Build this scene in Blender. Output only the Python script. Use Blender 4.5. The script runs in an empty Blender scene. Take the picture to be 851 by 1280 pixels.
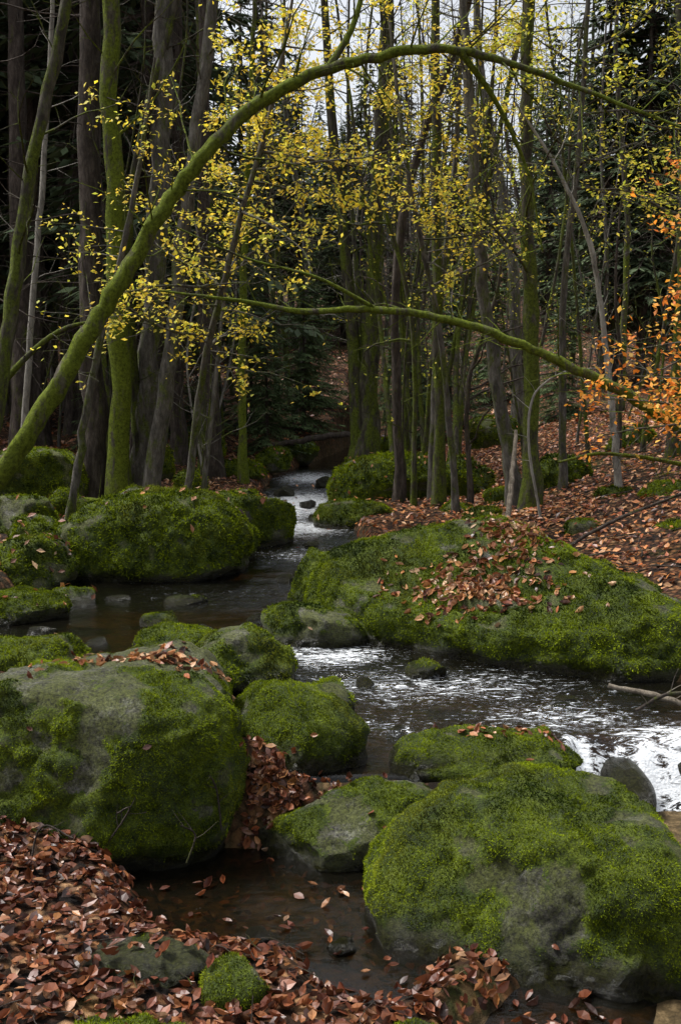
import bpy, bmesh, math, time
import numpy as np
from mathutils import Vector
from mathutils.bvhtree import BVHTree
T0=time.time()
rng=np.random.default_rng(11)
scene=bpy.context.scene
scene.view_settings.view_transform='Standard'
scene.view_settings.look='None'
scene.view_settings.exposure=0
# ------------------------------------------------------------------ noise
_T=rng.random((32,32,32))
def vnoise(p):
    i=np.floor(p).astype(np.int64); f=p-i; f=f*f*(3-2*f)
    a=i&31; b=(i+1)&31
    x0,y0,z0=a.T; x1,y1,z1=b.T; fx,fy,fz=f.T
    c00=_T[x0,y0,z0]*(1-fx)+_T[x1,y0,z0]*fx
    c10=_T[x0,y1,z0]*(1-fx)+_T[x1,y1,z0]*fx
    c01=_T[x0,y0,z1]*(1-fx)+_T[x1,y0,z1]*fx
    c11=_T[x0,y1,z1]*(1-fx)+_T[x1,y1,z1]*fx
    return (c00*(1-fy)+c10*fy)*(1-fz)+(c01*(1-fy)+c11*fy)*fz
def fbm(p,o=4,g=.5):
    s=np.zeros(len(p)); a=1; n=0
    for k in range(o):
        s+=a*(vnoise(p*(2.03**k)+k*7.31)*2-1); n+=a; a*=g
    return s/n
def ss(a,b,x):
    t=np.clip((x-a)/(b-a),0,1); return t*t*(3-2*t)
def norm(v):
    return v/np.maximum(np.linalg.norm(v,axis=-1,keepdims=True),1e-9)
# ------------------------------------------------------------------ mesh builder
class MB:
    def __init__(s): s.V=[];s.Q=[];s.T=[];s.C=[];s.QM=[];s.TM=[];s.n=0
    def add(s,v,q=None,t=None,col=(.5,.5,.5),mat=0):
        v=np.asarray(v,float)
        if q is not None and len(q): s.Q.append(np.asarray(q)+s.n); s.QM.append(np.full(len(q),mat))
        if t is not None and len(t): s.T.append(np.asarray(t)+s.n); s.TM.append(np.full(len(t),mat))
        c=np.asarray(col,float)
        if c.ndim==1: c=np.tile(c,(len(v),1))
        s.V.append(v); s.C.append(c); s.n+=len(v)
    def tube(s,P,R,sides=6,mat=0,col=(.5,.5,.5),rough=0.):
        P=np.asarray(P,float); R=np.asarray(R,float); n=len(P)
        tg=norm(np.gradient(P,axis=0))
        ref=np.zeros(3); ref[np.argmin(np.abs(tg).mean(0))]=1
        u=norm(np.cross(tg,ref)); w=np.cross(tg,u)
        a=np.arange(sides)*2*math.pi/sides
        rr=R[:,None]*np.ones(sides)
        if rough>0: rr=rr*(1+rough*rng.normal(size=rr.shape))
        v=P[:,None]+(np.cos(a)[None,:,None]*u[:,None]+np.sin(a)[None,:,None]*w[:,None])*rr[...,None]
        i=np.arange(n-1)[:,None]*sides; j=np.arange(sides)[None]; k=(j+1)%sides
        q=np.stack([i+j,i+k,i+sides+k,i+sides+j],-1).reshape(-1,4)
        s.add(v.reshape(-1,3),q,None,col,mat)
    def build(s,name,mats,smooth=True,loc=(0,0,0),attrs=None,parent=None,link=True):
        V=np.concatenate(s.V)-np.array(loc)
        Q=np.concatenate(s.Q) if s.Q else np.zeros((0,4),int)
        T=np.concatenate(s.T) if s.T else np.zeros((0,3),int)
        me=bpy.data.meshes.new(name)
        me.vertices.add(len(V)); me.vertices.foreach_set('co',V.astype(np.float32).ravel())
        nl=len(Q)*4+len(T)*3
        me.loops.add(nl); me.loops.foreach_set('vertex_index',np.concatenate([Q.ravel(),T.ravel()]).astype(np.int32))
        me.polygons.add(len(Q)+len(T))
        st=np.concatenate([np.arange(len(Q))*4,len(Q)*4+np.arange(len(T))*3]).astype(np.int32)
        me.polygons.foreach_set('loop_start',st)
        mi=np.concatenate(s.QM+s.TM).astype(np.int32)
        me.polygons.foreach_set('material_index',mi)
        me.polygons.foreach_set('use_smooth',np.full(len(mi),smooth))
        me.update(calc_edges=True)
        C=np.concatenate(s.C); C=np.concatenate([C,np.ones((len(C),1))],1)
        at=me.attributes.new('col','FLOAT_COLOR','POINT'); at.data.foreach_set('color',C.astype(np.float32).ravel())
        for k,vv in (attrs or {}).items():
            full=np.zeros(len(V)); full[:len(vv)]=vv
            at=me.attributes.new(k,'FLOAT','POINT'); at.data.foreach_set('value',full.astype(np.float32))
        for m in mats: me.materials.append(m)
        ob=bpy.data.objects.new(name,me); ob.location=loc
        if link: scene.collection.objects.link(ob)
        if parent: ob.parent=parent
        return ob
# ------------------------------------------------------------------ materials
class N:
    def __init__(s,name):
        s.m=bpy.data.materials.new(name); s.m.use_nodes=True; s.t=s.m.node_tree; s.t.nodes.clear()
        s.out=s.t.nodes.new('ShaderNodeOutputMaterial')
    def n(s,typ,**kw):
        nd=s.t.nodes.new('ShaderNode'+typ)
        for k,v in kw.items():
            if k.startswith('_'): setattr(nd,k[1:],v)
            else: s.set(nd.inputs[k.replace('__',' ')],v)
        return nd
    def set(s,sock,v):
        if isinstance(v,bpy.types.NodeSocket): s.t.links.new(v,sock)
        elif isinstance(v,bpy.types.Node): s.t.links.new(v.outputs[0],sock)
        else:
            if sock.type=='RGBA' and len(v)==3: v=(*v,1)
            sock.default_value=v
    def pos(s): return s.n('NewGeometry').outputs['Position']
    def noise(s,vec,scale,detail=5,rough=.6,dist=0.,sc=None):
        if sc:
            mp=s.n('Mapping',Vector=vec); mp.inputs['Scale'].default_value=sc; vec=mp.outputs[0]
        return s.n('TexNoise',Vector=vec,Scale=scale,Detail=detail,Roughness=rough,Distortion=dist).outputs['Fac']
    def ramp(s,fac,stops,interp='LINEAR'):
        r=s.n('ValToRGB',Fac=fac); cr=r.color_ramp; cr.interpolation=interp
        while len(cr.elements)<len(stops): cr.elements.new(.5)
        for e,(p,c) in zip(cr.elements,stops):
            e.position=p; e.color=(c,c,c,1) if not hasattr(c,'__len__') else (*c,1)
        return r.outputs['Color']
    def mix(s,f,a,b,blend='MIX'):
        m=s.n('Mix',_data_type='RGBA',_blend_type=blend)
        s.set(m.inputs[0],f); s.set(m.inputs[6],a); s.set(m.inputs[7],b); return m.outputs[2]
    def math(s,op,a,b=0.):
        m=s.n('Math',_operation=op); s.set(m.inputs[0],a); s.set(m.inputs[1],b); return m.outputs[0]
    def attr(s,name,out='Fac'): return s.n('Attribute',_attribute_name=name).outputs[out]
    def bump(s,h,strength,dist=.02,normal=None):
        b=s.n('Bump',Height=h,Strength=strength,Distance=dist)
        if normal: s.set(b.inputs['Normal'],normal)
        return b.outputs[0]
    def done(s,sh):
        s.t.links.new(sh.outputs[0] if isinstance(sh,bpy.types.Node) else sh,s.out.inputs['Surface']); return s.m

def rock_mat():
    k=N('mossy_granite'); p=k.pos()
    g=k.ramp(k.noise(p,5,10,.75),[(.36,(.018,.018,.015)),(.5,(.09,.085,.07)),(.66,(.27,.26,.23))])
    sp=k.ramp(k.noise(p,75,4,.8),[(.35,.2),(.64,1.7)])
    g=k.mix(1.,g,sp,'MULTIPLY')
    lich=k.ramp(k.noise(p,10,6,.8,.8),[(.55,0.),(.62,1.)])
    g=k.mix(k.math('MULTIPLY',lich,.65),g,k.mix(1.,(.28,.29,.24),sp,'MULTIPLY'))
    film=k.ramp(k.noise(p,6,9,.85),[(.38,0.),(.52,1.)])
    g=k.mix(k.math('MULTIPLY',film,.85),g,k.mix(1.,(.10,.115,.018),sp,'MULTIPLY'))
    moss=k.ramp(k.noise(p,8,9,.75),[(.3,(.012,.022,.002)),(.46,(.06,.095,.004)),(.6,(.16,.215,.008)),(.8,(.24,.28,.02))])
    fine=k.ramp(k.noise(p,120,3,.8),[(.3,.2),(.7,1.6)])
    moss=k.mix(1.,moss,fine,'MULTIPLY')
    mf=k.math('ADD',k.attr('moss'),k.math('MULTIPLY',k.math('SUBTRACT',k.noise(p,30,6,.8),.5),2.1))
    mf=k.ramp(mf,[(.32,0.),(.5,1.)])
    c=k.mix(mf,g,moss)
    wet=k.attr('wet')
    c=k.mix(wet,c,k.mix(1.,c,(.18,.16,.125),'MULTIPLY'))
    h=k.math('ADD',k.math('MULTIPLY',k.noise(p,30,8,.85),1.8),k.math('MULTIPLY',k.noise(p,150,3,.8),k.math('ADD',mf,.35)))
    ro=k.math('SUBTRACT',.88,k.math('MULTIPLY',wet,.7))
    b=k.n('BsdfPrincipled',Base__Color=c,Roughness=ro,Normal=k.bump(h,1.,.028)); b.inputs['Specular IOR Level'].default_value=.4
    return k.done(b)
def col_mat(name,rough=.7,trans=.3,spec=.3):
    k=N(name); c=k.attr('col','Color')
    b=k.n('BsdfPrincipled',Base__Color=c,Roughness=rough); b.inputs['Specular IOR Level'].default_value=spec
    if trans>0:
        tr=k.n('BsdfTranslucent',Color=c); m=k.n('MixShader'); m.inputs[0].default_value=trans
        k.t.links.new(b.outputs[0],m.inputs[1]); k.t.links.new(tr.outputs[0],m.inputs[2]); return k.done(m)
    return k.done(b)
def bark_mat(name,c0,c1,moss,mc=(.09,.11,.015)):
    k=N(name); p=k.pos()
    f=k.noise(p,14,7,.75,.3,sc=(1,1,.28))
    c=k.ramp(f,[(.3,tuple(x*.3 for x in c0)),(.5,c0),(.7,c1)])
    f2=k.noise(p,6,7,.75,.3,sc=(1,1,.4))
    zz=k.n('SeparateXYZ',Vector=p).outputs[2]
    f2=k.math('SUBTRACT',f2,k.math('MULTIPLY',k.math('MAXIMUM',k.math('SUBTRACT',zz,3.),0.),.014))
    lo=.66-moss*.34
    mk=k.ramp(f2,[(lo,0.),(lo+.1,1.)])
    mcol=k.ramp(k.noise(p,30,5,.8),[(.3,tuple(x*.15 for x in mc)),(.7,tuple(x*1.5 for x in mc))])
    c=k.mix(k.math('MULTIPLY',mk,.92),c,mcol)
    b=k.n('BsdfPrincipled',Base__Color=c,Roughness=.95,Normal=k.bump(k.noise(p,45,5,.8,.3,sc=(1,1,.35)),1.,.03)); b.inputs['Specular IOR Level'].default_value=.15
    return k.done(b)
def ground_mat():
    k=N('forest_floor'); p=k.pos()
    def layer(sc,off):
        mp=k.n('Mapping',Vector=p); mp.inputs['Scale'].default_value=(1,1,.6); mp.inputs['Location'].default_value=off
        ds=k.n('TexNoise',Vector=mp.outputs[0],Scale=sc*.8,Detail=2)
        vv=k.n('VectorMath',_operation='ADD'); k.set(vv.inputs[0],mp.outputs[0])
        s2=k.n('VectorMath',_operation='SCALE'); k.set(s2.inputs[0],ds.outputs['Color']); s2.inputs['Scale'].default_value=.5/sc
        k.set(vv.inputs[1],s2.outputs[0])
        return k.n('TexVoronoi',Vector=vv.outputs[0],Scale=sc)
    v=layer(19,(0,0,0)); 
    sep=k.n('SeparateColor',Color=v.outputs['Color']).outputs[0]
    c=k.ramp(sep,[(0.,(.02,.01,.005)),(.3,(.075,.03,.013)),(.55,(.16,.065,.025)),(.8,(.27,.125,.05)),(1.,(.38,.22,.11))])
    edge=k.ramp(v.outputs['Distance'],[(.2,1.),(.6,.12)])
    c=k.mix(1.,c,edge,'MULTIPLY')
    mz=k.ramp(k.noise(p,.9,6,.7),[(.54,0.),(.68,1.)])
    c=k.mix(k.math('MULTIPLY',mz,.6),c,k.ramp(k.noise(p,30,4,.8),[(.3,(.02,.028,.005)),(.7,(.09,.12,.018))]))
    bed=k.ramp(k.noise(p,16,6,.75,.5),[(.3,(.018,.013,.006)),(.5,(.10,.068,.03)),(.7,(.26,.18,.09))])
    c=k.mix(k.attr('bed'),c,bed)
    b=k.n('BsdfPrincipled',Base__Color=c,Roughness=.85,Normal=k.bump(k.math('ADD',k.math('MULTIPLY',v.outputs['Distance'],-1.),k.noise(p,30,5,.8)),.8,.03)); b.inputs['Specular IOR Level'].default_value=.2
    return k.done(b)
def water_mat():
    k=N('stream_water'); p=k.pos()
    n1=k.noise(p,5.5,5,.65,1.6,sc=(1,1.9,1)); n2=k.noise(p,18,4,.65,1.,sc=(1,1.8,1))
    rf=k.attr('foam')
    st=k.math('ADD',.12,k.math('MULTIPLY',rf,.7))
    bp=k.n('Bump',Height=k.math('ADD',n1,k.math('MULTIPLY',n2,.35)),Strength=st,Distance=.055)
    fr=k.n('Fresnel',IOR=1.35,Normal=bp.outputs[0])
    tr=k.n('BsdfTransparent',Color=(.42,.31,.16))
    gl=k.n('BsdfGlossy',Color=(.92,.96,1.),Roughness=.02,Normal=bp.outputs[0])
    df=k.n('BsdfDiffuse',Color=(.012,.011,.007))
    body=k.n('MixShader'); body.inputs[0].default_value=.3
    k.t.links.new(tr.outputs[0],body.inputs[1]); k.t.links.new(df.outputs[0],body.inputs[2])
    m=k.n('MixShader'); k.set(m.inputs[0],fr.outputs[0]); k.t.links.new(body.outputs[0],m.inputs[1]); k.t.links.new(gl.outputs[0],m.inputs[2])
    fn=k.noise(p,17,7,.8,2.2,sc=(.45,1.6,.35))
    fv=k.math('ADD',k.math('MULTIPLY',rf,.45),k.math('MULTIPLY',k.math('SUBTRACT',fn,.5),1.7))
    ff=k.ramp(fv,[(.32,0.),(.42,.95)])
    fo=k.n('BsdfPrincipled',Base__Color=(.82,.85,.88),Roughness=.5,Normal=k.bump(k.noise(p,60,4,.7),.6,.02))
    m2=k.n('MixShader'); k.set(m2.inputs[0],ff); k.t.links.new(m.outputs[0],m2.inputs[1]); k.t.links.new(fo.outputs[0],m2.inputs[2])
    return k.done(m2)
M_rock=rock_mat(); M_moss=col_mat('moss_tufts',.95,.25,.1)
M_leaf=col_mat('fallen_leaves',.42,.12,.5); M_live=col_mat('autumn_foliage',.6,.5,.3); M_need=col_mat('spruce_needles',.8,.2,.2)
B_dark=bark_mat('spruce_bark',(.065,.052,.043),(.15,.125,.105),.35)
B_moss=bark_mat('mossy_bark',(.075,.066,.047),(.16,.145,.11),.86,(.14,.18,.014))
B_mos2=bark_mat('alder_mossy_bark',(.06,.053,.04),(.15,.135,.105),.66,(.11,.14,.016))
B_grey=bark_mat('alder_bark',(.11,.10,.085),(.24,.225,.195),.5,(.10,.125,.02))
B_pale=bark_mat('pale_bark',(.3,.28,.24),(.48,.46,.4),.2)
B_wood=bark_mat('weathered_wood',(.25,.21,.16),(.42,.37,.3),.15)
M_ground=ground_mat(); M_water=water_mat()
# ------------------------------------------------------------------ terrain
CH=[[(1.2,60,.6),(.9,30,.6),(.1,24,.7),(-.65,20,.8),(-.55,17,.8),(-.6,14,.85),(-.6,11.2,.9),(-1.2,9.2,1.35),(-1.5,7.7,1.45),(-.35,6.7,.8),(.45,5.6,1.0),(1.3,5.3,.85),(2.3,5.1,.75),(3.6,4.9,.7)],
    [(.12,4.85,.46),(1.0,4.85,.5)],
    [(1.6,4.95,.62),(1.55,4.45,.6),(1.95,4.3,.75),(2.1,3.6,.7),(1.6,2.95,.7),(.95,2.58,.7),(.55,2.42,.45),(1.2,1.5,.5),(2,0,.6),(3,-12,1)],
    [(-.72,3.98,.22),(-.38,3.82,.44),(.05,3.7,.36),(.12,3.3,.22)]]
def sdist(x,y):
    d=np.full(x.shape,1e9)
    for c in CH:
        for (x0,y0,w0),(x1,y1,w1) in zip(c[:-1],c[1:]):
            dx,dy=x1-x0,y1-y0; t=np.clip(((x-x0)*dx+(y-y0)*dy)/(dx*dx+dy*dy),0,1)
            d=np.minimum(d,np.hypot(x-x0-t*dx,y-y0-t*dy)-(w0+(w1-w0)*t))
    return d
def zwater(x,y):
    s=ss(.95,1.2,x); yd=4.34+.48*s; hw=.08+.1*s
    lo=-.25-.09*s
    lo=lo-.05*(1-ss(2.9,3.3,y))
    far=.02*np.maximum(0,y-11)
    return lo*(1-ss(yd-hw,yd+hw,y))+far
def height(x,y):
    P=np.stack([x,y,np.zeros_like(x)],-1)
    sd=sdist(x,y)+(.05+.11*ss(5,7,y))*fbm(P*1.7,3)
    zw=zwater(x,y)
    xr=np.maximum(0,x-1.8); 
    up=.12+.07*np.maximum(0,np.minimum(-x-1.5,30))+.25*np.minimum(xr,3.5)+.07*np.clip(xr-3.5,0,30)+.025*np.clip(y-8,0,14)
    up=up+.12*np.clip(y-22,0,90)+.12*np.clip(y-40,0,70)
    fo=-.2+.14*np.clip(-x-.3,0,3)+.1*np.clip(x-2.6,0,20)
    w=ss(4.15,4.5,y)*(1-.8*ss(-.3,.1,x)*(1-ss(4.6,4.8,y))); wr=ss(2.5,3.2,x)*ss(2,6,y); w=np.maximum(w,wr)
    bank=fo*(1-w)+up*w
    amp=ss(.0,1.5,sd)
    bank=bank+amp*(.10*fbm(P*.7+3,4)+.04*fbm(P*3,3))+ss(8,40,np.abs(y))*1.0*fbm(P*.08,3)
    k=ss(-.24,.10,sd)
    h=(zw-.25)*(1-k)+np.maximum(bank,zw+.02)*k
    h=h+.018*fbm(P*6,3)
    rid=np.exp(-((y-4.33)/.09)**2)*(1-ss(.95,1.1,x))*ss(-2.5,-2,x)
    h=np.maximum(h,-.3+.30*rid+.02*fbm(P*9,3)*rid)
    return h,k
def axis(lo,hi,n,c,b):
    u=np.linspace(math.asinh((lo-c)/b),math.asinh((hi-c)/b),n); return c+b*np.sinh(u)
gx=axis(-220,220,430,0,2.2); gy=axis(-60,320,520,5,2.8)
X,Y=np.meshgrid(gx,gy); xs,ys=X.ravel(),Y.ravel()
hz,kk=height(xs,ys)
def gridq(nx,ny):
    i=np.arange(ny-1)[:,None]*nx; j=np.arange(nx-1)[None]
    return np.stack([i+j,i+j+1,i+j+nx+1,i+j+nx],-1).reshape(-1,4)
gq=gridq(len(gx),len(gy)); gv=np.stack([xs,ys,hz],-1)
mb=MB(); mb.add(gv,gq); mb.build('ground',[M_ground],attrs={'bed':1-kk})
wx=np.concatenate([np.linspace(-4,5,330)]); wy=np.concatenate([np.linspace(.5,4.2,90)[:-1],np.linspace(4.2,7,170)[:-1],np.linspace(7,12,150)[:-1],np.linspace(12,32,220)])
X,Y=np.meshgrid(wx,wy); a,b_=X.ravel(),Y.ravel()
zw=zwater(a,b_); hh,_=height(a,b_)
P=np.stack([a,b_,np.zeros_like(a)],-1)
foam=np.zeros_like(a)
for (cx,cy,rx,ry,am) in [(-.6,15.6,.8,2.2,1.05),(-.6,19.5,.8,1.6,.95),(-.55,12.9,.8,.9,.98),(-.3,10.9,.8,.7,.6),(-1.2,8.6,1.1,.8,.32),(-.05,6.55,.5,.45,.82),(.5,5.85,1.3,.6,.6),(.2,5.1,.6,.4,.46),(1.2,5.25,.8,.4,.62),(1.75,4.95,.5,.25,.9),(1.6,4.55,.7,.16,1.9),(1.9,4.3,.6,.4,1.6),(.85,2.75,.5,.2,.5)]:
    foam=np.maximum(foam,am*np.exp(-((a-cx)/rx)**2-((b_-cy)/ry)**2))
sl=ss(1.0,1.2,a)*np.exp(-((b_-4.82)/.17)**2); foam=np.maximum(foam,1.05*sl+.6*sl*fbm(P*np.array([18,2,1]),2))
rp=P*np.array([3.2,5.5,1]); zz=zw+(.006+.035*foam*(1-sl))*fbm(rp,3)*1.4+sl*.07*fbm(P*np.array([8,2,1]),2)
wq=gridq(len(wx),len(wy)); keep=(hh[wq]<zw[wq]+.06).any(1)
wq=wq[keep]; used=np.unique(wq); re=np.zeros(len(a),int); re[used]=np.arange(len(used))
mb=MB(); mb.add(np.stack([a,b_,zz],-1)[used],re[wq]); mb.build('stream_water',[M_water],attrs={'foam':foam[used]})
# ------------------------------------------------------------------ boulders
def ico(sub):
    bm=bmesh.new(); bmesh.ops.create_icosphere(bm,subdivisions=sub,radius=1)
    v=np.array([x.co[:] for x in bm.verts]); f=np.array([[x.index for x in p.verts] for p in bm.faces]); bm.free(); return v,f
ICO={k:ico(k) for k in (3,4,5,6)}
bvV=[];bvF=[];bvN=0;bvTag=[]
def moss_col(p,r):
    n=np.clip(.52+.9*fbm(p*3.3,3)+.7*fbm(p*13,3)+.17*r.normal(size=len(p)),0,1)[:,None]
    c=np.array([.016,.032,.002])*(1-n)+np.array([.31,.39,.012])*n
    b=ss(.1,.45,fbm(p*2.6+9,4))[:,None]*.5
    return c*(1-b)+np.array([.135,.12,.03])*b*(.4+n)
def boulder(c,s,rot=0,n=2.6,moss=.6,bare=0.,seed=0,leaf=.1,sub=5,tilt=(0,0),taper=(0,0),facets=10,name='mossy_boulder',rough=.06,wetx=0.,fuzz=1.,cut=.68):
    global bvN
    r=np.random.default_rng(seed+100); c=np.array(c,float); s=np.array(s,float)*1.03
    if moss>.3: moss=moss+.16
    d,f=ICO[sub]
    p=d/((np.abs(d)**n).sum(1)**(1/n))[:,None]
    for _ in range(facets):
        q=norm(r.normal(size=3)*np.array([1,1,.8])); o=r.uniform(cut,.93); e=p@q-o
        p=p-np.maximum(e,0)[:,None]*q*.97
    p=p*(1+rough*1.5*fbm(d*1.3+seed*3.7,3)+rough*.6*fbm(d*4+seed,3))[:,None]
    tp=1+taper[0]*p[:,0]; p[:,2]*=tp; p[:,1]*=1+taper[1]*p[:,0]
    p=p*s
    p[:,2]+=p[:,0]*tilt[0]+p[:,1]*tilt[1]
    cr,sr=math.cos(math.radians(rot)),math.sin(math.radians(rot))
    p=np.stack([p[:,0]*cr-p[:,1]*sr,p[:,0]*sr+p[:,1]*cr,p[:,2]],-1)+c
    def nrm(p):
        fn=np.cross(p[f[:,1]]-p[f[:,0]],p[f[:,2]]-p[f[:,0]]); vn=np.zeros_like(p)
        for k in range(3): np.add.at(vn,f[:,k],fn)
        return norm(vn),fn
    vn,_=nrm(p); sz=s.mean()
    rid=1-np.abs(fbm(p*3.2/max(sz,.3)+seed,3))*2.2
    p=p+vn*(.045*sz*fbm(p*5/max(sz,.3),4)-.12*sz*np.clip(rid-.74,0,1))[:,None]
    wl=p[:,2]-zwater(p[:,0],p[:,1])
    m=moss+.62*fbm(p*2.3/max(sz,.4)+seed,3)+.7*fbm(p*8,4)-bare*ss(.55,.95,vn[:,2])
    m=ss(.28,.68,m)*ss(.0,.13,wl+.05*fbm(p*6,2))*ss(-.6,-.05,vn[:,2])
    wet=np.clip(1-ss(.02,.15,wl+.05*fbm(p*5,2))+wetx,0,1)
    dst=np.hypot(c[0],c[1])
    p=p+vn*(m*(.010+.026*fbm(p*9,3)+.016*fbm(p*26,2))*min(1,.5+sz))[:,None]
    vn,fn=nrm(p)
    bvV.append(p); bvF.append(f+bvN); bvN+=len(p); bvTag.append((len(f),leaf))
    b=MB(); b.add(p,None,f,mat=0)
    ar=np.linalg.norm(fn,axis=1)/2; fm=m[f].mean(1)
    if fuzz>0:
        if dst<5.3: dens,l,w=36000,.009,.0023
        elif dst<9: dens,l,w=14000,.015,.004
        elif dst<14: dens,l,w=5000,.026,.007
        else: dens,l,w=1800,.04,.012
        fm=fm+.5*fbm(p[f].mean(1)*22,3)
        vis=((fn*(c-np.array([0,0,1.7])-(c-p[f].mean(1)))).sum(1)<0)|(vn[f].mean(1)[:,2]>-.2)
        wt=ar*ss(.35,.8,fm)*vis; cnt=int(min(90000,wt.sum()*dens*fuzz))
        if cnt>10:
            fi=r.choice(len(f),cnt,p=wt/wt.sum()); u=r.random((cnt,2)); k=u.sum(1)>1; u[k]=1-u[k]
            A,B,C=p[f[fi,0]],p[f[fi,1]],p[f[fi,2]]
            q=A+(B-A)*u[:,:1]+(C-A)*u[:,1:]; nn=norm(vn[f[fi]].mean(1)+r.normal(size=(cnt,3))*.55+np.array([0,0,-.1]))
            sd=norm(np.cross(nn,r.normal(size=(cnt,3))))*(w*r.uniform(.6,1.4,(cnt,1)))
            L=l*r.uniform(.5,1.5,(cnt,1))*(.5+1.*vnoise(q*14)[:,None])*(.35+.65*np.clip(fm[fi],0,1)[:,None])
            vv=np.stack([q-sd-nn*.002,q+sd-nn*.002,q+nn*L],1).reshape(-1,3)
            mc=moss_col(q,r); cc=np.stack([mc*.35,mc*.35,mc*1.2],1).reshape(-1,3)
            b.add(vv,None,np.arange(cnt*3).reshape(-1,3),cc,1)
    return b.build(name,[M_rock,M_moss],loc=tuple(c),attrs={'moss':m,'wet':wet})
# foreground
boulder((-1.13,4.55,.05),(.62,.62,.46),rot=8,n=3.8,moss=.58,bare=.4,seed=1,leaf=.015,sub=6,tilt=(-.03,.05),facets=9,cut=.82)
boulder((.77,3.72,-.27),(.64,.56,.47),rot=-8,n=2.7,moss=.52,bare=.04,seed=2,leaf=.004,sub=6,facets=9,cut=.78)
boulder((.03,4.24,-.22),(.44,.26,.21),rot=6,moss=.52,bare=.1,seed=3,leaf=.05,tilt=(.12,0))
boulder((.72,4.56,-.03),(.46,.24,.20),rot=-4,moss=.66,seed=4,leaf=.12)
boulder((.34,4.5,-.08),(.17,.13,.16),moss=.75,seed=41,leaf=.1)
boulder((-.22,4.8,.05),(.33,.38,.25),rot=20,n=2.8,moss=.56,seed=5,leaf=.08,tilt=(-.25,0.1))
boulder((-.56,5.95,.06),(.35,.32,.25),rot=5,moss=.48,bare=.1,seed=6,leaf=.1)
boulder((-1.12,6.55,.02),(.31,.27,.16),moss=.65,seed=7,leaf=.12)
boulder((-1.85,6.0,.05),(.37,.35,.22),moss=.58,seed=8,leaf=.1)
boulder((-.08,5.35,.03),(.17,.16,.14),moss=.65,seed=9,leaf=.1,sub=4)
boulder((-.43,4.42,-.12),(.11,.1,.13),moss=.25,seed=10,leaf=.1,sub=4,wetx=.6)
for i,(x,y,z,sx,sy,sz_) in enumerate([(-.2,4.2,-.2,.08,.06,.07),(-.05,4.02,-.25,.06,.05,.04),(1.40,4.82,-.32,.24,.12,.22),(1.82,4.9,-.3,.24,.14,.22),(.42,2.72,-.34,.08,.07,.06),(.6,2.78,-.36,.07,.06,.06),(.75,2.7,-.36,.09,.07,.06),(.95,2.78,-.36,.08,.06,.07),(.3,5.05,-.03,.06,.05,.05),(.15,5.9,-.02,.08,.06,.05),(-1.0,7.3,-.02,.1,.08,.06),(-1.9,8.5,-.02,.12,.08,.06),(-.65,7.7,-.02,.1,.07,.06),(-.5,9.3,-.01,.14,.1,.07),(-.9,12.3,.0,.16,.12,.1),(-.3,13.6,.06,.14,.12,.1),(-.5,15.0,.1,.16,.14,.12),(-.95,16.5,.14,.2,.15,.14),(1.3,5.6,-.03,.09,.06,.05),(-2.2,7.2,-.01,.14,.1,.07),(-.35,11.6,.0,.14,.1,.07),(.25,8.9,-.01,.13,.1,.08),(-1.7,6.9,-.02,.1,.08,.06),(-.3,18,.18,.2,.15,.14),(-.3,3.45,-.24,.05,.04,.03),(.0,3.38,-.24,.06,.04,.035)]):
    boulder((x,y,z),(sx,sy,sz_),rot=i*50,n=2.6,moss=.0,seed=300+i,leaf=0,sub=4,wetx=.9,name='wet_stone',cut=.6)
# big right boulder
boulder((1.18,7.1,.03),(1.50,.78,.72),rot=-38,n=2.5,moss=.62,bare=.2,seed=13,leaf=.02,sub=6,taper=(-.33,-.05),facets=9,cut=.76)
boulder((-.1,8.2,.14),(.35,.38,.37),rot=20,moss=.7,seed=14,leaf=.1)
boulder((-.2,7.0,.02),(.39,.27,.21),moss=.36,seed=15,leaf=.1,tilt=(-.1,0))
boulder((.53,6.12,.02),(.13,.11,.07),moss=.9,seed=16,leaf=0,sub=4)
boulder((-1.35,7.45,.02),(.17,.13,.07),moss=.6,seed=17,leaf=0,sub=4)
boulder((-1.3,8.3,.0),(.2,.12,.06),moss=.7,seed=171,leaf=0,sub=4)
# left mid
boulder((-1.9,10.05,.2),(.94,.80,.58),rot=-5,n=2.8,moss=.62,seed=18,leaf=.12,sub=6,tilt=(.03,0),facets=9,cut=.76)
boulder((-1.25,11.9,.12),(.68,.68,.5),rot=10,moss=.58,seed=19,leaf=.3)
boulder((-1.08,10.7,.12),(.18,.2,.28),moss=.8,seed=20,leaf=.1)
boulder((-3.4,10.7,.3),(.47,.43,.41),moss=.36,seed=21,leaf=.1)
boulder((-4.0,13,.6),(.65,.5,.45),moss=.42,seed=22,leaf=.2)
boulder((-3.35,12,.35),(.34,.3,.26),moss=.6,seed=23,leaf=.2)
boulder((-3.9,14.3,.5),(.45,.4,.34),moss=.7,seed=24,leaf=.2)
boulder((-2.85,8.95,.12),(.45,.43,.33),moss=.6,seed=25,leaf=.6)
boulder((-2.5,7.75,.03),(.35,.31,.22),moss=.65,seed=26,leaf=.3)
boulder((-3.0,9.75,.25),(.3,.28,.3),moss=.55,seed=261,leaf=.4)
boulder((-2.25,8.35,.0),(.2,.18,.13),moss=.6,seed=262,leaf=.4,sub=4)
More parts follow.
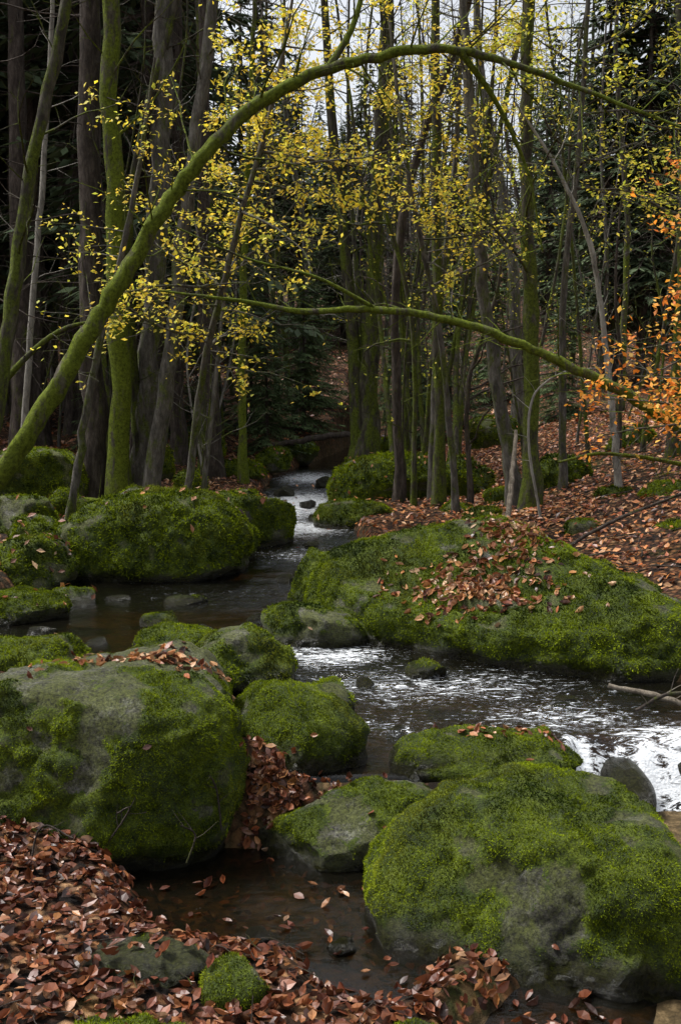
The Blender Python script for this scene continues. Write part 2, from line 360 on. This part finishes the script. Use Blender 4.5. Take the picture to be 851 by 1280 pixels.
# centre far
boulder((.18,13.2,.06),(.5,.42,.3),moss=.7,seed=27,leaf=.1)
boulder((.8,15.4,.28),(.95,.75,.57),n=2.8,moss=.6,seed=28,leaf=.15,tilt=(.05,0))
boulder((1.9,15.2,.35),(.46,.41,.46),moss=.65,seed=29,leaf=.15)
boulder((-1.8,18,.35),(.45,.4,.25),moss=.8,seed=30,leaf=.2)
boulder((-1.5,14.5,.15),(.42,.35,.26),moss=.6,seed=31,leaf=.3)
boulder((3.1,14,.6),(.38,.32,.32),moss=.65,seed=32,leaf=.1)
for i,(x,y,z,sx,szz) in enumerate([(2.6,10.6,.25,.24,.17),(3.3,12,.5,.25,.15),(1.75,12.4,.2,.3,.16),(2.45,9.3,.1,.24,.17),(2.05,11.2,.15,.2,.12),(3.7,11.4,.55,.35,.2),(3.3,9.6,.4,.33,.16),(1.55,13.2,.2,.25,.2),(2.2,13.6,.3,.3,.2),(1.2,12.0,.08,.25,.13),(2.9,8.6,.25,.2,.13),(-1.3,20,.5,.35,.25),(-2.8,21,.7,.5,.35),(3.1,20,.95,.6,.4),(.5,18.5,.45,.4,.3),(-3.3,17,.6,.5,.35),(4.6,16,1.0,.4,.3),(-2.3,15.5,.4,.3,.2),(2.3,10.0,.1,.13,.1),(2.0,12.0,.15,.14,.1),(2.75,9.9,.2,.12,.1),(1.7,11.2,.08,.15,.1),(.95,12.8,.06,.16,.1),(-3.0,10.0,.1,.18,.12),(-3.0,8.1,.05,.16,.1),(-2.6,11.2,.2,.2,.15),(.2,14.4,.1,.2,.14),(.2,16.7,.2,.25,.18),(-.9,22.5,.5,.4,.3),(.9,22,.55,.45,.3)]):
    boulder((x,y,z),(sx,sx*.85,szz),rot=i*37,moss=.62,seed=200+i,leaf=.2,sub=4)
# foreground bottom
boulder((-.7,3.13,-.19),(.27,.16,.10),rot=8,n=2.8,moss=.15,seed=50,leaf=.5,wetx=.6,sub=5,tilt=(.08,0))
boulder((-.34,3.02,-.21),(.13,.1,.12),moss=.7,seed=51,leaf=.05,sub=4,n=2.3)
boulder((-.62,2.7,-.16),(.16,.1,.08),moss=.75,seed=52,leaf=.1,sub=4)
boulder((.2,2.8,-.29),(.15,.1,.13),moss=.6,seed=53,leaf=.1,sub=4,wetx=.3)
print('boulders',time.time()-T0)
# ------------------------------------------------------------------ BVH for draping leaves
sel=(gv[gq][:,:,0].min(1)>-14)&(gv[gq][:,:,0].max(1)<14)&(gv[gq][:,:,1].min(1)>1)&(gv[gq][:,:,1].max(1)<50)
tg=gq[sel]; tri=np.concatenate([tg[:,[0,1,2]],tg[:,[0,2,3]]])
allV=np.concatenate(bvV+[gv]); allF=np.concatenate(bvF+[tri+bvN])
probs=np.concatenate([np.full(n,l) for n,l in bvTag]+[np.ones(len(tri))])
BV=BVHTree.FromPolygons([tuple(v) for v in allV.tolist()],[tuple(t) for t in allF.tolist()])
L_near=np.array([(0,0,0),(0,.36,-.05),(0,.7,-.04),(0,1,.03),(-.27,.33,.07),(-.23,.68,.1),(.27,.33,.07),(.23,.68,.1)])-np.array([0,.5,0])
LnT=np.array([(0,1,4),(1,5,4),(1,2,5),(2,3,5),(0,6,1),(1,6,7),(1,7,2),(2,7,3)])
L_far=np.array([(0,-.5,0),(-.28,.05,.1),(0,.5,0),(.28,.05,.1)]); LfT=np.array([(0,2,1),(0,3,2)])
PAL=np.array([(.15,.045,.022),(.22,.075,.03),(.33,.14,.055),(.07,.027,.015),(.42,.22,.10),(.27,.085,.028),(.44,.28,.16),(.36,.16,.05)])
def leaves(mbx,P,Nn,size,pal=PAL,wts=None,near=True,jit=.35,lift=.006,mat=0,gain=1.,r=rng):
    n=len(P); 
    if n==0: return
    nn=norm(Nn+r.normal(size=(n,3))*jit); a=norm(np.cross(nn,r.normal(size=(n,3)))); b=np.cross(nn,a)
    tpl,tf=(L_near,LnT) if near else (L_far,LfT)
    s=size*r.uniform(.6,1.25,n); curl=r.uniform(-.4,2.8,n); wd=r.uniform(.7,1.25,n)
    v=P[:,None]+nn[:,None]*lift+s[:,None,None]*(tpl[None,:,0:1]*wd[:,None,None]*a[:,None]+tpl[None,:,1:2]*b[:,None]+(tpl[None,:,2]*curl[:,None]+ (tpl[None,:,1]**2)*(curl[:,None]-.6)*.35)[...,None]*nn[:,None])
    c=pal[r.choice(len(pal),n,p=wts)]*r.uniform(.45,1.35,(n,1))*np.array(gain)
    k=len(tpl); F=(tf[None]+(np.arange(n)*k)[:,None,None]).reshape(-1,3)
    mbx.add(v.reshape(-1,3),None,F,np.repeat(c,k,0),mat)
def drape(n,fx,near,size,gain=1.,pmul=1.,stack=0.,minn=.25,wts=None,mbx=None,water=.04,excl=None,sink=0.):
    pts=fx(n); PP=[];NN=[]
    for x,y in pts:
        if excl and excl[0]<x<excl[1] and excl[2]<y<excl[3]: continue
        h=BV.ray_cast(Vector((x,y,6)),Vector((0,0,-1)))
        if h[0] is None: continue
        pr=probs[h[2]]
        if pr<1 and rng.random()>min(1,pr*pmul): continue
        nz=h[1]; nz=nz if nz.z>0 else -nz
        if nz.z<minn: continue
        zwv=float(zwater(np.array([x]),np.array([y]))[0])
        if h[0].z<zwv+.005 and sdist(np.array([x]),np.array([y]))[0]<.3:
            u=rng.random()
            if u<water: PP.append((x,y,zwv+.006)); NN.append((0,0,1)); continue
            if u>water+sink: continue
        PP.append((h[0].x,h[0].y,h[0].z+rng.random()*stack)); NN.append(nz[:])
    if PP: leaves(mbx,np.array(PP),np.array(NN),size,near=near,gain=gain,wts=wts)
box=lambda x0,x1,y0,y1:(lambda n:np.stack([rng.uniform(x0,x1,n),rng.uniform(y0,y1,n)],-1))
gau=lambda cx,cy,sx,sy,rot=0:(lambda n:(rng.normal(size=(n,2))*np.array([sx,sy]))@np.array([[math.cos(rot),math.sin(rot)],[-math.sin(rot),math.cos(rot)]])+np.array([cx,cy]))
lit=MB()
W1=[.24,.24,.12,.17,.05,.12,.02,.04]
drape(8500,box(-2.4,.9,2.2,4.3),True,.051,stack=.03,gain=(.70,.64,.62),wts=W1,mbx=lit,water=.04,sink=.3)
drape(550,gau(-.3,4.3,.16,.09),True,.048,stack=.02,gain=.7,wts=W1,mbx=lit)
drape(1300,box(-2.6,2.6,4.4,8),True,.055,mbx=lit,water=.0,excl=(-.1,2.2,4.2,5.2))
drape(150,gau(-.85,4.68,.2,.1),True,.055,pmul=60,mbx=lit,minn=.6)
drape(30,gau(-1.3,4.8,.2,.1),True,.055,pmul=60,mbx=lit,minn=.6)
drape(480,gau(.95,6.72,.28,.11,-.5),True,.062,pmul=60,mbx=lit,minn=.3)
drape(280,gau(1.25,7.05,.18,.18,-.5),True,.062,pmul=60,mbx=lit,minn=.3)
drape(50,gau(.8,4.62,.2,.08),True,.05,pmul=20,mbx=lit)
WARM=(1.3,1.12,.95)
drape(22000,box(1.4,10,7.5,22),False,.078,gain=WARM,mbx=lit,stack=.03,water=.02)
drape(10000,box(-9,-.8,8,22),False,.08,mbx=lit,stack=.03,water=.0)
drape(7000,box(-1.5,3,11,22),False,.08,gain=WARM,mbx=lit,stack=.03,water=.01)
drape(12000,box(-15,15,20,46),False,.14,gain=(1.1,.9,.8),mbx=lit,stack=.05,water=.0)
lit.build('leaf_litter',[M_leaf],smooth=False)
print('litter',time.time()-T0)
# ------------------------------------------------------------------ trees
def spl(pts,n):
    p=np.array(pts,float); k=len(p); d=np.concatenate([[0],np.cumsum(np.linalg.norm(np.diff(p[:,:3],axis=0),axis=1))])
    m=np.zeros_like(p); m[1:-1]=(p[2:]-p[:-2])/(d[2:]-d[:-2])[:,None]; m[0]=(p[1]-p[0])/(d[1]-d[0]); m[-1]=(p[-1]-p[-2])/(d[-1]-d[-2])
    s=np.linspace(0,d[-1],n); i=np.clip(np.searchsorted(d,s,side='right')-1,0,k-2); h=(d[i+1]-d[i])[:,None]; t=((s-d[i])[:,None])/h
    return (2*t**3-3*t**2+1)*p[i]+(t**3-2*t**2+t)*h*m[i]+(-2*t**3+3*t**2)*p[i+1]+(t**3-t**2)*h*m[i+1]
def grow(mbx,P,R,n,s0,s1,length,depth,r,el=.5,up=.04,wig=.14,bias=None,lp=None,mat=0,dens=3.2,rmin=.0028):
    m=len(P)
    for i in range(n):
        s=s0+(s1-s0)*(i+r.random())/n; f=s*(m-1); k=min(int(f),m-2); fr=f-k
        p=P[k]*(1-fr)+P[k+1]*fr; t=P[k+1]-P[k]; t=t/(np.linalg.norm(t)+1e-9); rr=R[k]
        d=r.normal(size=3); 
        if bias is not None: d=d*.6+np.array(bias)
        d=d-t*(d@t); d=d/(np.linalg.norm(d)+1e-9)
        d=d*math.cos(el)+t*math.sin(el)
        L=length*r.uniform(.45,1.25)*(1-.45*(s-s0)/(s1-s0+1e-6))
        q=max(4,int(L/.22)+2) if depth>0 else 4
        q=min(q,14); st=L/(q-1); pts=[p]
        for j in range(q-1):
            d=d+r.normal(size=3)*wig+np.array([0,0,up]); d=d/np.linalg.norm(d); pts.append(pts[-1]+d*st)
        pts=np.array(pts); r0=max(rmin,min(rr*.6,L*.009+.002)); rad=np.linspace(r0,max(rmin*.6,r0*.25),q)
        mbx.tube(pts,rad,5 if r0>.015 else 3,mat)
        if depth>0: grow(mbx,pts,rad,max(2,int(L*dens)),.15,1.,L*.42,depth-1,r,el=.55,up=up,wig=wig*1.2,lp=lp,mat=mat,dens=dens,rmin=rmin)
        if lp is not None and depth<=1: lp.append(pts[1:])
YEL=np.array([(.88,.67,.05),(.92,.77,.10),(.75,.66,.07),(.55,.57,.07),(.9,.63,.06)])
YGR=np.array([(.58,.58,.05),(.8,.7,.07),(.45,.5,.05),(.87,.71,.08)])
ORA=np.array([(.8,.27,.03),(.88,.40,.05),(.65,.18,.02),(.85,.52,.1)])
def tree(name,pts,bark,n=14,s0=.25,s1=1,length=1.6,depth=2,seed=0,sides=9,el=.5,up=.04,lp=False,pal=YEL,nleaf=0,lsize=.055,dens=3.,bias=None,wig=.14,extra=None,rootflare=True,rmin=.0028):
    r=np.random.default_rng(seed+500); b=MB()
    pts=[list(p) for p in pts]
    q=spl(pts,max(12,int(len(pts)*7))); P=q[:,:3]; R=np.maximum(q[:,3],.004)
    P=P+(r.normal(size=P.shape)*.15)*R[:,None]
    if rootflare:
        P[0,2]-=.25; zf=np.maximum(0,1-np.arange(len(R))*.45); R=R*(1+.55*zf**2)
    b.tube(P,R,sides,0,rough=.07)
    L=[] if (lp or nleaf) else None
    if n: grow(b,P,R,n,s0,s1,length,depth,r,el=el,up=up,bias=bias,lp=L,dens=dens,wig=wig,rmin=rmin)
    for ex in (extra or []):
        qq=spl(ex['p'],16); b.tube(qq[:,:3],np.maximum(qq[:,3],.003),6,0,rough=.04)
        if ex.get('n'): grow(b,qq[:,:3],qq[:,3],ex['n'],.15,1,ex.get('L',.8),ex.get('d',1),r,lp=L,dens=dens,up=ex.get('up',.02),wig=wig,rmin=rmin)
    if nleaf and L:
        A=np.concatenate(L); pick=A[r.integers(0,len(A),nleaf)]
        cl=vnoise(pick*1.5+seed); keep=cl>r.uniform(.25,.75,nleaf); pick=pick[keep]+r.normal(size=(keep.sum(),3))*.05
        leaves(b,pick,np.tile([0,-.35,1.],(len(pick),1)),lsize,pal=pal,near=False,jit=.6,lift=0,mat=1,r=r)
    return b.build(name,[bark,M_live],loc=tuple(P[0]))
# arching trees
tree('arching_mossy_tree',[(-3.75,8.3,.15,.11),(-3.2,8.15,.62,.092),(-2.73,8,1.08,.082),(-2.34,8,1.63,.075),(-1.85,8,2.41,.068),(-1.40,8,3.12,.06),(-.83,8,3.80,.052),(-.40,8,4.09,.045),(.03,8,4.24,.04),(.70,7.95,4.34,.034),(1.19,7.9,4.24,.027),(1.68,7.9,4.08,.02),(2.2,7.8,3.85,.013),(2.8,7.7,3.6,.007)],B_moss,n=34,s0=.4,s1=1,length=1.1,depth=1,seed=1,sides=12,dens=4,up=.0,
  extra=[dict(p=[(-.1,8,4.2,.03),(.1,8.05,4.55,.024),(.2,8.1,5.0,.016),(.35,8.1,5.9,.008)],n=6,L=.7),dict(p=[(.9,7.9,4.3,.03),(1.2,8.1,4.0,.02),(1.5,8.3,3.5,.012),(1.65,8.4,2.9,.006)],n=8,L=.7)])
tree('arching_mossy_tree',[(4.6,9.3,.55,.09),(4.0,9.2,.85,.07),(3.04,9,1.44,.055),(2.52,9,1.76,.048),(1.95,9,2.03,.043),(1.375,9,2.27,.038),(.81,9,2.43,.034),(.24,9,2.49,.03),(-.32,9,2.47,.026),(-.88,9,2.56,.018),(-1.59,9,2.65,.009)],B_moss,n=38,s0=.15,s1=1,length=.9,depth=1,seed=2,sides=12,dens=4,up=.03,
  extra=[dict(p=[(.3,9,2.5,.02),(-.2,8.9,2.75,.014),(-.8,8.8,2.9,.01),(-1.4,8.7,3.15,.006)],n=8,L=.6)])
# left trunks
tree('spruce_tree_trunk',[(-3.34,13.5,.3,.17),(-3.3,13.5,2,.155),(-3.28,13.5,3.8,.145),(-3.19,13.5,6.8,.13),(-3.0,13.5,14,.06)],B_dark,n=40,s0=.12,length=1.3,depth=1,seed=3,el=.0,up=-.05,dens=2.5)
tree('alder_tree',[(-2.92,13.2,.3,.15),(-2.86,13.2,2.2,.13),(-2.90,13.2,5.2,.115),(-2.89,13.2,6.7,.105),(-2.8,13.2,13,.05)],B_moss,n=16,s0=.3,length=1.6,depth=2,seed=4)
tree('alder_tree',[(-2.71,13.6,.3,.165),(-2.58,13.6,2,.145),(-2.42,13.6,3.8,.135),(-2.25,13.6,6.8,.12),(-2.1,13.6,14,.05)],B_grey,n=16,s0=.3,length=1.6,depth=2,seed=5)
tree('alder_tree',[(-2.5,13.1,.3,.115),(-2.19,13.05,2.2,.1),(-2.0,13,3.7,.09),(-1.58,13,6.6,.075),(-1.3,13,12,.03)],B_grey,n=18,s0=.25,length=1.8,depth=2,seed=6)
tree('alder_tree',[(-3.55,9.5,.1,.09),(-3.15,9.5,2.06,.075),(-2.82,9.5,3.87,.06),(-2.45,9.5,5.27,.05),(-2.0,9.5,8,.02)],B_mos2,n=14,s0=.3,length=1.2,depth=1,seed=7,
  extra=[dict(p=[(-3.9,11,1.6,.04),(-3.4,11,2.15,.032),(-3.0,11,2.45,.025),(-2.6,11,2.55,.012)],n=5,L=.6)])
tree('birch_tree',[(-5.05,16,.6,.06),(-4.92,16,2.3,.052),(-4.48,16,6.2,.04),(-4.2,16,10,.02)],B_pale,n=12,s0=.3,length=1.2,depth=1,seed=8)
for i,(x,y,R) in enumerate([(-4.7,12.6,.15),(-4.05,16.5,.17),(-5.7,18,.2),(-3.1,19,.15),(-6.3,15,.18),(-4.9,21,.2)]):
    tree('spruce_tree_trunk',[(x,y,.4,R),(x+.1,y,4,R*.87),(x+.2,y,13,R*.4)],B_dark,n=40,s0=.1,length=1.6,depth=1,seed=81+i*3,el=-.1,up=-.05)
tree('alder_tree',[(-2.4,18,.4,.13),(-2.29,18,4.5,.11),(-2.4,18,8.5,.08),(-2.3,18,14,.04)],B_mos2,n=18,s0=.25,length=1.8,seed=9)
tree('alder_tree',[(-1.65,17,.4,.075),(-1.63,17,2.9,.065),(-1.5,17,5.7,.05),(-1.3,17,10,.02)],B_moss,n=16,s0=.25,length=1.6,seed=10)
tree('alder_tree',[(.4,17,.4,.22),(.48,17,2.2,.17),(.59,17,4.3,.14),(.77,17,8.1,.11),(1.0,17,15,.04)],B_mos2,n=22,s0=.25,length=2.2,seed=11,
  extra=[dict(p=[(.3,17,.3,.14),(.24,17,2.35,.11),(.06,17,4.3,.09),(-.14,17,6.2,.075),(-.26,17,8.1,.06),(-.5,17,12,.03)],n=16,L=1.8,d=2,up=.04)])
tree('alder_tree',[(2.35,12.5,.45,.11),(2.36,12.5,2.2,.095),(2.28,12.5,3.6,.087),(2.22,12.5,5.0,.078),(2.22,12.5,6.4,.07),(2.1,12.5,11,.02)],B_mos2,n=22,s0=.25,length=1.6,seed=12,nleaf=2600,pal=YGR)
tree('leaning_alder_tree',[(2.28,13,.4,.10),(1.96,13,2.2,.085),(1.73,13,3.7,.074),(1.62,13,5.16,.06),(1.52,13,6.6,.05),(1.4,13,10,.015)],B_grey,n=22,s0=.25,length=1.6,seed=13,nleaf=2600,pal=YGR)
tree('birch_tree',[(3.35,12,.5,.05),(3.14,12,2.16,.036),(2.89,12,3.55,.028),(2.44,12,4.45,.02),(2.0,12,5.1,.01)],B_pale,n=12,s0=.3,length=1.,depth=1,seed=14)
for i in range(9):
    r=np.random.default_rng(900+i); x=.85+i*.13; tx=x+r.uniform(-.7,1.1)
    tree('alder_sapling',[(x,16+r.uniform(-.6,.8),.4,.045),(x*.6+tx*.4+r.normal()*.08,16.5,3,.036),(tx+r.normal()*.1,16.5,6,.026),(tx+(tx-x)*.8,16.6,10,.01)],B_mos2,n=12,s0=.25,length=1.4,seed=20+i,depth=1,sides=7,nleaf=260,pal=YGR)
# random midground bare saplings
for i in range(56):
    r=np.random.default_rng(1200+i)
    y=r.uniform(13,27); half=y*.36
    x=r.uniform(-half,half)
    if abs(x+.5)<1.2: x+=np.sign(x+.5)*1.6
    z=float(height(np.array([x]),np.array([y]))[0][0]); ln=r.normal()*.19; R=r.uniform(.01,.032) if i%5 else r.uniform(.06,.12); H=r.uniform(4,13)
    if R>.05: ln*=.35; H=13
    tree('bare_sapling' if R<.05 else 'bare_alder_tree',[(x,y,z,R*1.2),(x+ln*H*.3,y,z+H*.3,R),(x+ln*H*.55+r.normal()*.35,y,z+H*.6,R*.7),(x+ln*H,y,z+H,R*.2)],[B_mos2,B_grey,B_dark,B_mos2][i%4] if i%9 else B_pale,n=20,s0=.1,length=r.uniform(.9,1.9),seed=60+i,depth=1,sides=6,dens=4.5,wig=.22,nleaf=(420 if (x>1 and i%2) else 0),pal=YGR)
# yellow beeches
tree('yellow_beech_tree',[(-1.9,12.3,.3,.05),(-1.6,11.8,2,.04),(-1.1,11.2,3.6,.032),(-.7,10.9,4.8,.025),(-.4,10.7,6.2,.012)],B_grey,n=48,s0=.3,s1=.95,length=1.9,depth=1,seed=30,el=.1,up=.0,nleaf=14000,pal=YEL,lsize=.062,dens=6)
tree('yellow_beech_tree',[(-3.0,11,.3,.05),(-2.6,10.7,2,.04),(-2.1,10.4,3.6,.03),(-1.8,10.2,5,.012)],B_grey,n=20,s0=.35,s1=.95,length=1.1,depth=1,seed=31,el=.1,up=.0,nleaf=1700,pal=YEL,lsize=.056,dens=5)
tree('yellow_beech_tree',[(1.5,12.9,.3,.045),(1.2,12.5,2.6,.035),(.8,12,4.2,.028),(.5,12,6.4,.012)],B_grey,n=28,s0=.45,s1=1,length=1.5,depth=1,seed=32,el=.1,up=.0,nleaf=5600,pal=YEL,lsize=.062,dens=5)
tree('yellow_beech_tree',[(3.0,13.5,.5,.055),(2.9,13.3,3,.045),(3.0,13,5.2,.035),(3.1,13,9,.012)],B_grey,n=34,s0=.45,s1=1,length=1.9,depth=1,seed=33,el=.1,up=.0,nleaf=6500,pal=YGR,lsize=.066,dens=5)
tree('yellow_beech_tree',[(1.3,14.5,.4,.055),(1.4,14.5,3,.045),(1.6,14.3,5.4,.035),(1.7,14.2,9,.012)],B_grey,n=34,s0=.5,s1=1,length=1.9,depth=1,seed=34,el=.1,up=.0,nleaf=6500,pal=YEL,lsize=.07,dens=5)
tree('yellow_beech_tree',[(4.3,12,.7,.05),(4.2,12,3,.04),(4.0,11.8,5.2,.03),(3.9,11.8,8,.012)],B_grey,n=26,s0=.35,s1=1,length=1.6,depth=1,seed=35,el=.1,up=.0,nleaf=3800,pal=YGR,lsize=.062,dens=5)
# orange beech on the right bank
tree('orange_beech_tree',[(3.85,8.6,.6,.055),(3.6,8.4,2,.045),(3.5,8.2,3.4,.03),(3.45,8.2,5,.012)],B_grey,n=28,s0=.2,s1=.85,length=1.4,depth=1,seed=36,el=.0,up=.01,nleaf=4200,pal=ORA,lsize=.058,dens=6,bias=(-1.2,-.3,0),wig=.09)
# fallen / dead branches
def branch(name,pts,mat,seed,n=5,L=.4,sides=7,d=0,rmin=.003):
    tree(name,pts,mat,n=n,s0=.25,length=L,depth=d,seed=seed,sides=sides,rootflare=False,rmin=rmin)
branch('leaning_dead_pole',[(1.62,9.9,.15,.035),(1.8,10.6,.75,.03),(1.95,11.2,1.35,.02)],B_wood,70,n=2)
branch('fallen_branch',[(2.0,9.3,.25,.018),(2.5,9.5,.5,.018),(3.2,9.7,.75,.014),(3.9,9.8,1.0,.01)],B_dark,71,n=7)
branch('fallen_branch',[(1.9,8.8,1.15,.01),(2.3,8.9,1.22,.016),(2.9,9,1.15,.02),(3.6,9.1,1.0,.03)],B_moss,72,n=8,d=0)
branch('driftwood_branch',[(1.5,5.5,.10,.012),(1.75,5.45,.06,.016),(2.1,5.3,-.02,.014)],B_wood,73,n=6,L=.25)
branch('driftwood_branch',[(1.6,5.3,.02,.01),(1.8,5.35,.1,.01),(2.2,5.4,.05,.012)],B_dark,74,n=6,L=.25)
branch('fallen_log',[(-1.4,21,.75,.06),(-.4,21.2,.9,.065),(.6,21.4,1.05,.055)],B_dark,75,n=4)
branch('fallen_log',[(-3.6,12.4,.45,.06),(-2.6,12.0,.45,.06),(-2.0,11.7,.5,.04)],B_moss,76,n=3)
branch('curved_sapling',[(2.3,11.5,.35,.018),(2.15,11.5,1.2,.015),(2.2,11.5,1.75,.013),(2.5,11.4,2.0,.01),(2.9,11.3,2.05,.006)],B_pale,77,n=6,L=.5)
for i,(x,y) in enumerate([(-.95,3.9),(-.6,3.75),(-1.2,3.7),(-.5,4.05)]):
    r=np.random.default_rng(i+5)
    branch('twig',[(x,y,-.1,.003),(x+r.uniform(-.1,.15),y,-.02+r.random()*.1,.0025),(x+r.uniform(-.2,.3),y-.05,.0+r.random()*.2,.0015)],B_dark,80+i,n=4,L=.12,sides=4,rmin=.001)
# fallen twigs strewn over the litter: one object
tw=MB(); r=np.random.default_rng(77)
for i in range(170):
    if i<45: x,y,l,rr=r.uniform(-2,.2),r.uniform(2.5,3.8),r.uniform(.08,.3),.0022
    else: x,y,l,rr=r.uniform(1.6,6),r.uniform(8,15),r.uniform(.3,1.2),.007
    an=r.uniform(0,6.28); pts=[]
    for t in np.linspace(0,1,5):
        px,py=x+math.cos(an)*l*t+r.normal()*l*.04,y+math.sin(an)*l*t+r.normal()*l*.04
        pts.append((px,py,float(height(np.array([px]),np.array([py]))[0][0])+.03+r.random()*.02))
    if float(zwater(np.array([x]),np.array([y]))[0])<pts[0][2]-.02: tw.tube(pts,np.linspace(rr,rr*.5,5),4,0)
tw.build('scattered_twigs',[B_dark])
print('trees',time.time()-T0)
# ------------------------------------------------------------------ spruce forest
def spruce(name,H,seed,br,dens=1.,col=((.033,.052,.027),(.11,.148,.072)),start=.12):  # default needle colours lightened and greyed: aerial haze painted into the far spruces
    r=np.random.default_rng(seed); b=MB()
    z=np.linspace(-.5,H,14); b.tube(np.stack([r.normal(size=14)*.02*H*.1,r.normal(size=14)*.02*H*.1,z],-1),np.linspace(.013*H,.01,14),7,0)
    zs=[]; zc=start*H
    while zc<H*.98: zs.append(zc); zc+=.022*H*r.uniform(.6,1.3)
    for zc in zs:
        L0=br*((1-zc/H)**.75)+.04*H*.3
        for k in range(r.integers(5,8)):
            az=r.uniform(0,6.283); L=L0*r.uniform(.65,1.15); q=8; t=np.linspace(0,1,q)
            dr=r.uniform(.15,.4)
            rad=L*t; zz=zc-L*(dr*t*1.2-.35*dr*t**3)
            P=np.stack([np.cos(az)*rad,np.sin(az)*rad,zz],-1); b.tube(P,np.linspace(.0016*H,.0004*H,q),3,0)
            m=int(28*dens*(L/L0)); tt=r.uniform(.12,1,m); pp=np.stack([np.interp(tt,t,P[:,j]) for j in range(3)],-1)
            side=r.choice([-1,1],m); an=az+side*r.uniform(.3,1.2,m); l=L*(.32*(1-tt*.6))*r.uniform(.5,1.2,m)
            d=np.stack([np.cos(an),np.sin(an),-r.uniform(.15,.7,m)],-1); tip=pp+d*l[:,None]
            w=np.stack([-np.sin(an),np.cos(an),r.normal(size=m)*.5],-1)*(.012*H*r.uniform(.3,.7,m))[:,None]*.5
            mid=pp*.5+tip*.5
            v=np.stack([pp,mid+w,tip,mid-w],1).reshape(-1,3)
            c=np.array(col[0])+(np.array(col[1])-np.array(col[0]))*np.clip(r.random((m,1))*.6+tt[:,None]*.4,0,1)
            b.add(v,np.arange(m*4).reshape(-1,4),None,np.repeat(c,4,0),1)
    return b.build(name,[B_dark,M_need],link=False,smooth=False)
def empty(n):
    e=bpy.data.objects.new(n,None); scene.collection.objects.link(e); return e
sp=[spruce('spruce_a',15,1,2.3),spruce('spruce_b',14,2,2.7,start=.2),spruce('spruce_c',16,3,2.0,start=.35)]
forest=empty('distant_spruce_forest')
def place(src,parent,x,y,s,name,sx=1.):
    z=float(height(np.array([x]),np.array([y]))[0][0])
    o=bpy.data.objects.new(name,src.data); scene.collection.objects.link(o); o.location=(x,y,z-.1); o.rotation_euler=(0,0,rng.uniform(0,6.28)); o.scale=(s*sx,s*sx,s)
    o.parent=parent; return o
for i in range(150):
    y=38+60*rng.random()**1.2; x=rng.uniform(-.5,.5)*y
    u=x/y; s=rng.uniform(.75,1.1)
    if -.02<u<.3: s*=.82
    if u<-.12: s*=1.35
    place(sp[i%3],forest,x,y,s,'spruce',rng.uniform(.9,1.2))
for i in range(26):
    y=rng.uniform(19,34); x=-y*rng.uniform(.16,.45); place(sp[1+i%2],forest,x,y,rng.uniform(.95,1.35),'spruce')
for i in range(8):
    y=rng.uniform(26,36); x=y*rng.uniform(.24,.45); place(sp[i%3],forest,x,y,rng.uniform(.8,1.0),'spruce')
ys_=spruce('young_spruce',4,9,1.1,dens=1.3,col=((.045,.075,.025),(.14,.2,.08)),start=.06)
for (x,y,s) in [(-1.6,22,.9),(-.9,25,1.1),(-2.2,25,1.1),(1.6,23,.9),(2.6,24,1.0),(-3.4,24,.8),(3.9,26,1.1),(1.9,28,1.2),(-4.6,20,.8),(-.9,29,1.2),(4.8,22,.8)]:
    place(ys_,None,x,y,s,'young_spruce_tree')
# distant leafless trees
bt=[]
for j in range(4):
    r=np.random.default_rng(40+j); b=MB(); q=spl([(0,0,-.3,.10),(r.normal()*.3,0,4,.075),(r.normal()*.6,0,8,.05),(r.normal()*.8,0,13,.02)],20)
    b.tube(q[:,:3],q[:,3],6,0); grow(b,q[:,:3],q[:,3],30,.12,1,2.4,2,r,dens=2.3,rmin=.006,wig=.22); bt.append(b.build('leafless_tree',[[B_mos2,B_grey,B_dark,B_pale][j]],link=False))
bf=empty('distant_leafless_trees')
for i in range(100):
    y=rng.uniform(24,60); x=rng.uniform(-.42,.42)*y
    if x/y<-.2 and i%3: continue
    place(bt[(i%7)%4],bf,x,y,rng.uniform(.7,1.1),'leafless')
print('forest',time.time()-T0)
# ------------------------------------------------------------------ light
SE,SA=62,-68
w=bpy.data.worlds.new('World'); scene.world=w; w.use_nodes=True; nt=w.node_tree; nt.nodes.clear()
sk=nt.nodes.new('ShaderNodeTexSky'); sk.sky_type='NISHITA'; sk.sun_disc=False; sk.sun_elevation=math.radians(SE); sk.sun_rotation=math.radians(SA); sk.dust_density=4; sk.air_density=1.1
hs=nt.nodes.new('ShaderNodeHueSaturation'); hs.inputs['Saturation'].default_value=.28; hs.inputs['Value'].default_value=1.4
bg=nt.nodes.new('ShaderNodeBackground'); bg.inputs['Strength'].default_value=.15; wo=nt.nodes.new('ShaderNodeOutputWorld')
nt.links.new(sk.outputs[0],hs.inputs['Color']); nt.links.new(hs.outputs[0],bg.inputs[0]); nt.links.new(bg.outputs[0],wo.inputs[0])
sl_=bpy.data.lights.new('sun','SUN'); sl_.energy=5.0; sl_.angle=math.radians(14); sl_.color=(1,.98,.94)
so=bpy.data.objects.new('sun',sl_); scene.collection.objects.link(so)
az=math.radians(SA); e=math.radians(SE)
dirv=Vector((math.sin(az)*math.cos(e),math.cos(az)*math.cos(e),math.sin(e)))
so.rotation_euler=(-dirv).to_track_quat('-Z','Y').to_euler(); so.location=(0,0,30)
cam=bpy.data.cameras.new('camera'); cam.sensor_fit='VERTICAL'; cam.sensor_height=36; cam.lens=35.32; cam.clip_end=1000; cam.clip_start=.05
co=bpy.data.objects.new('camera',cam); co.location=(0,0,1.7); co.rotation_euler=(math.radians(90-6.4),0,0); scene.collection.objects.link(co); scene.camera=co
print('done',time.time()-T0)
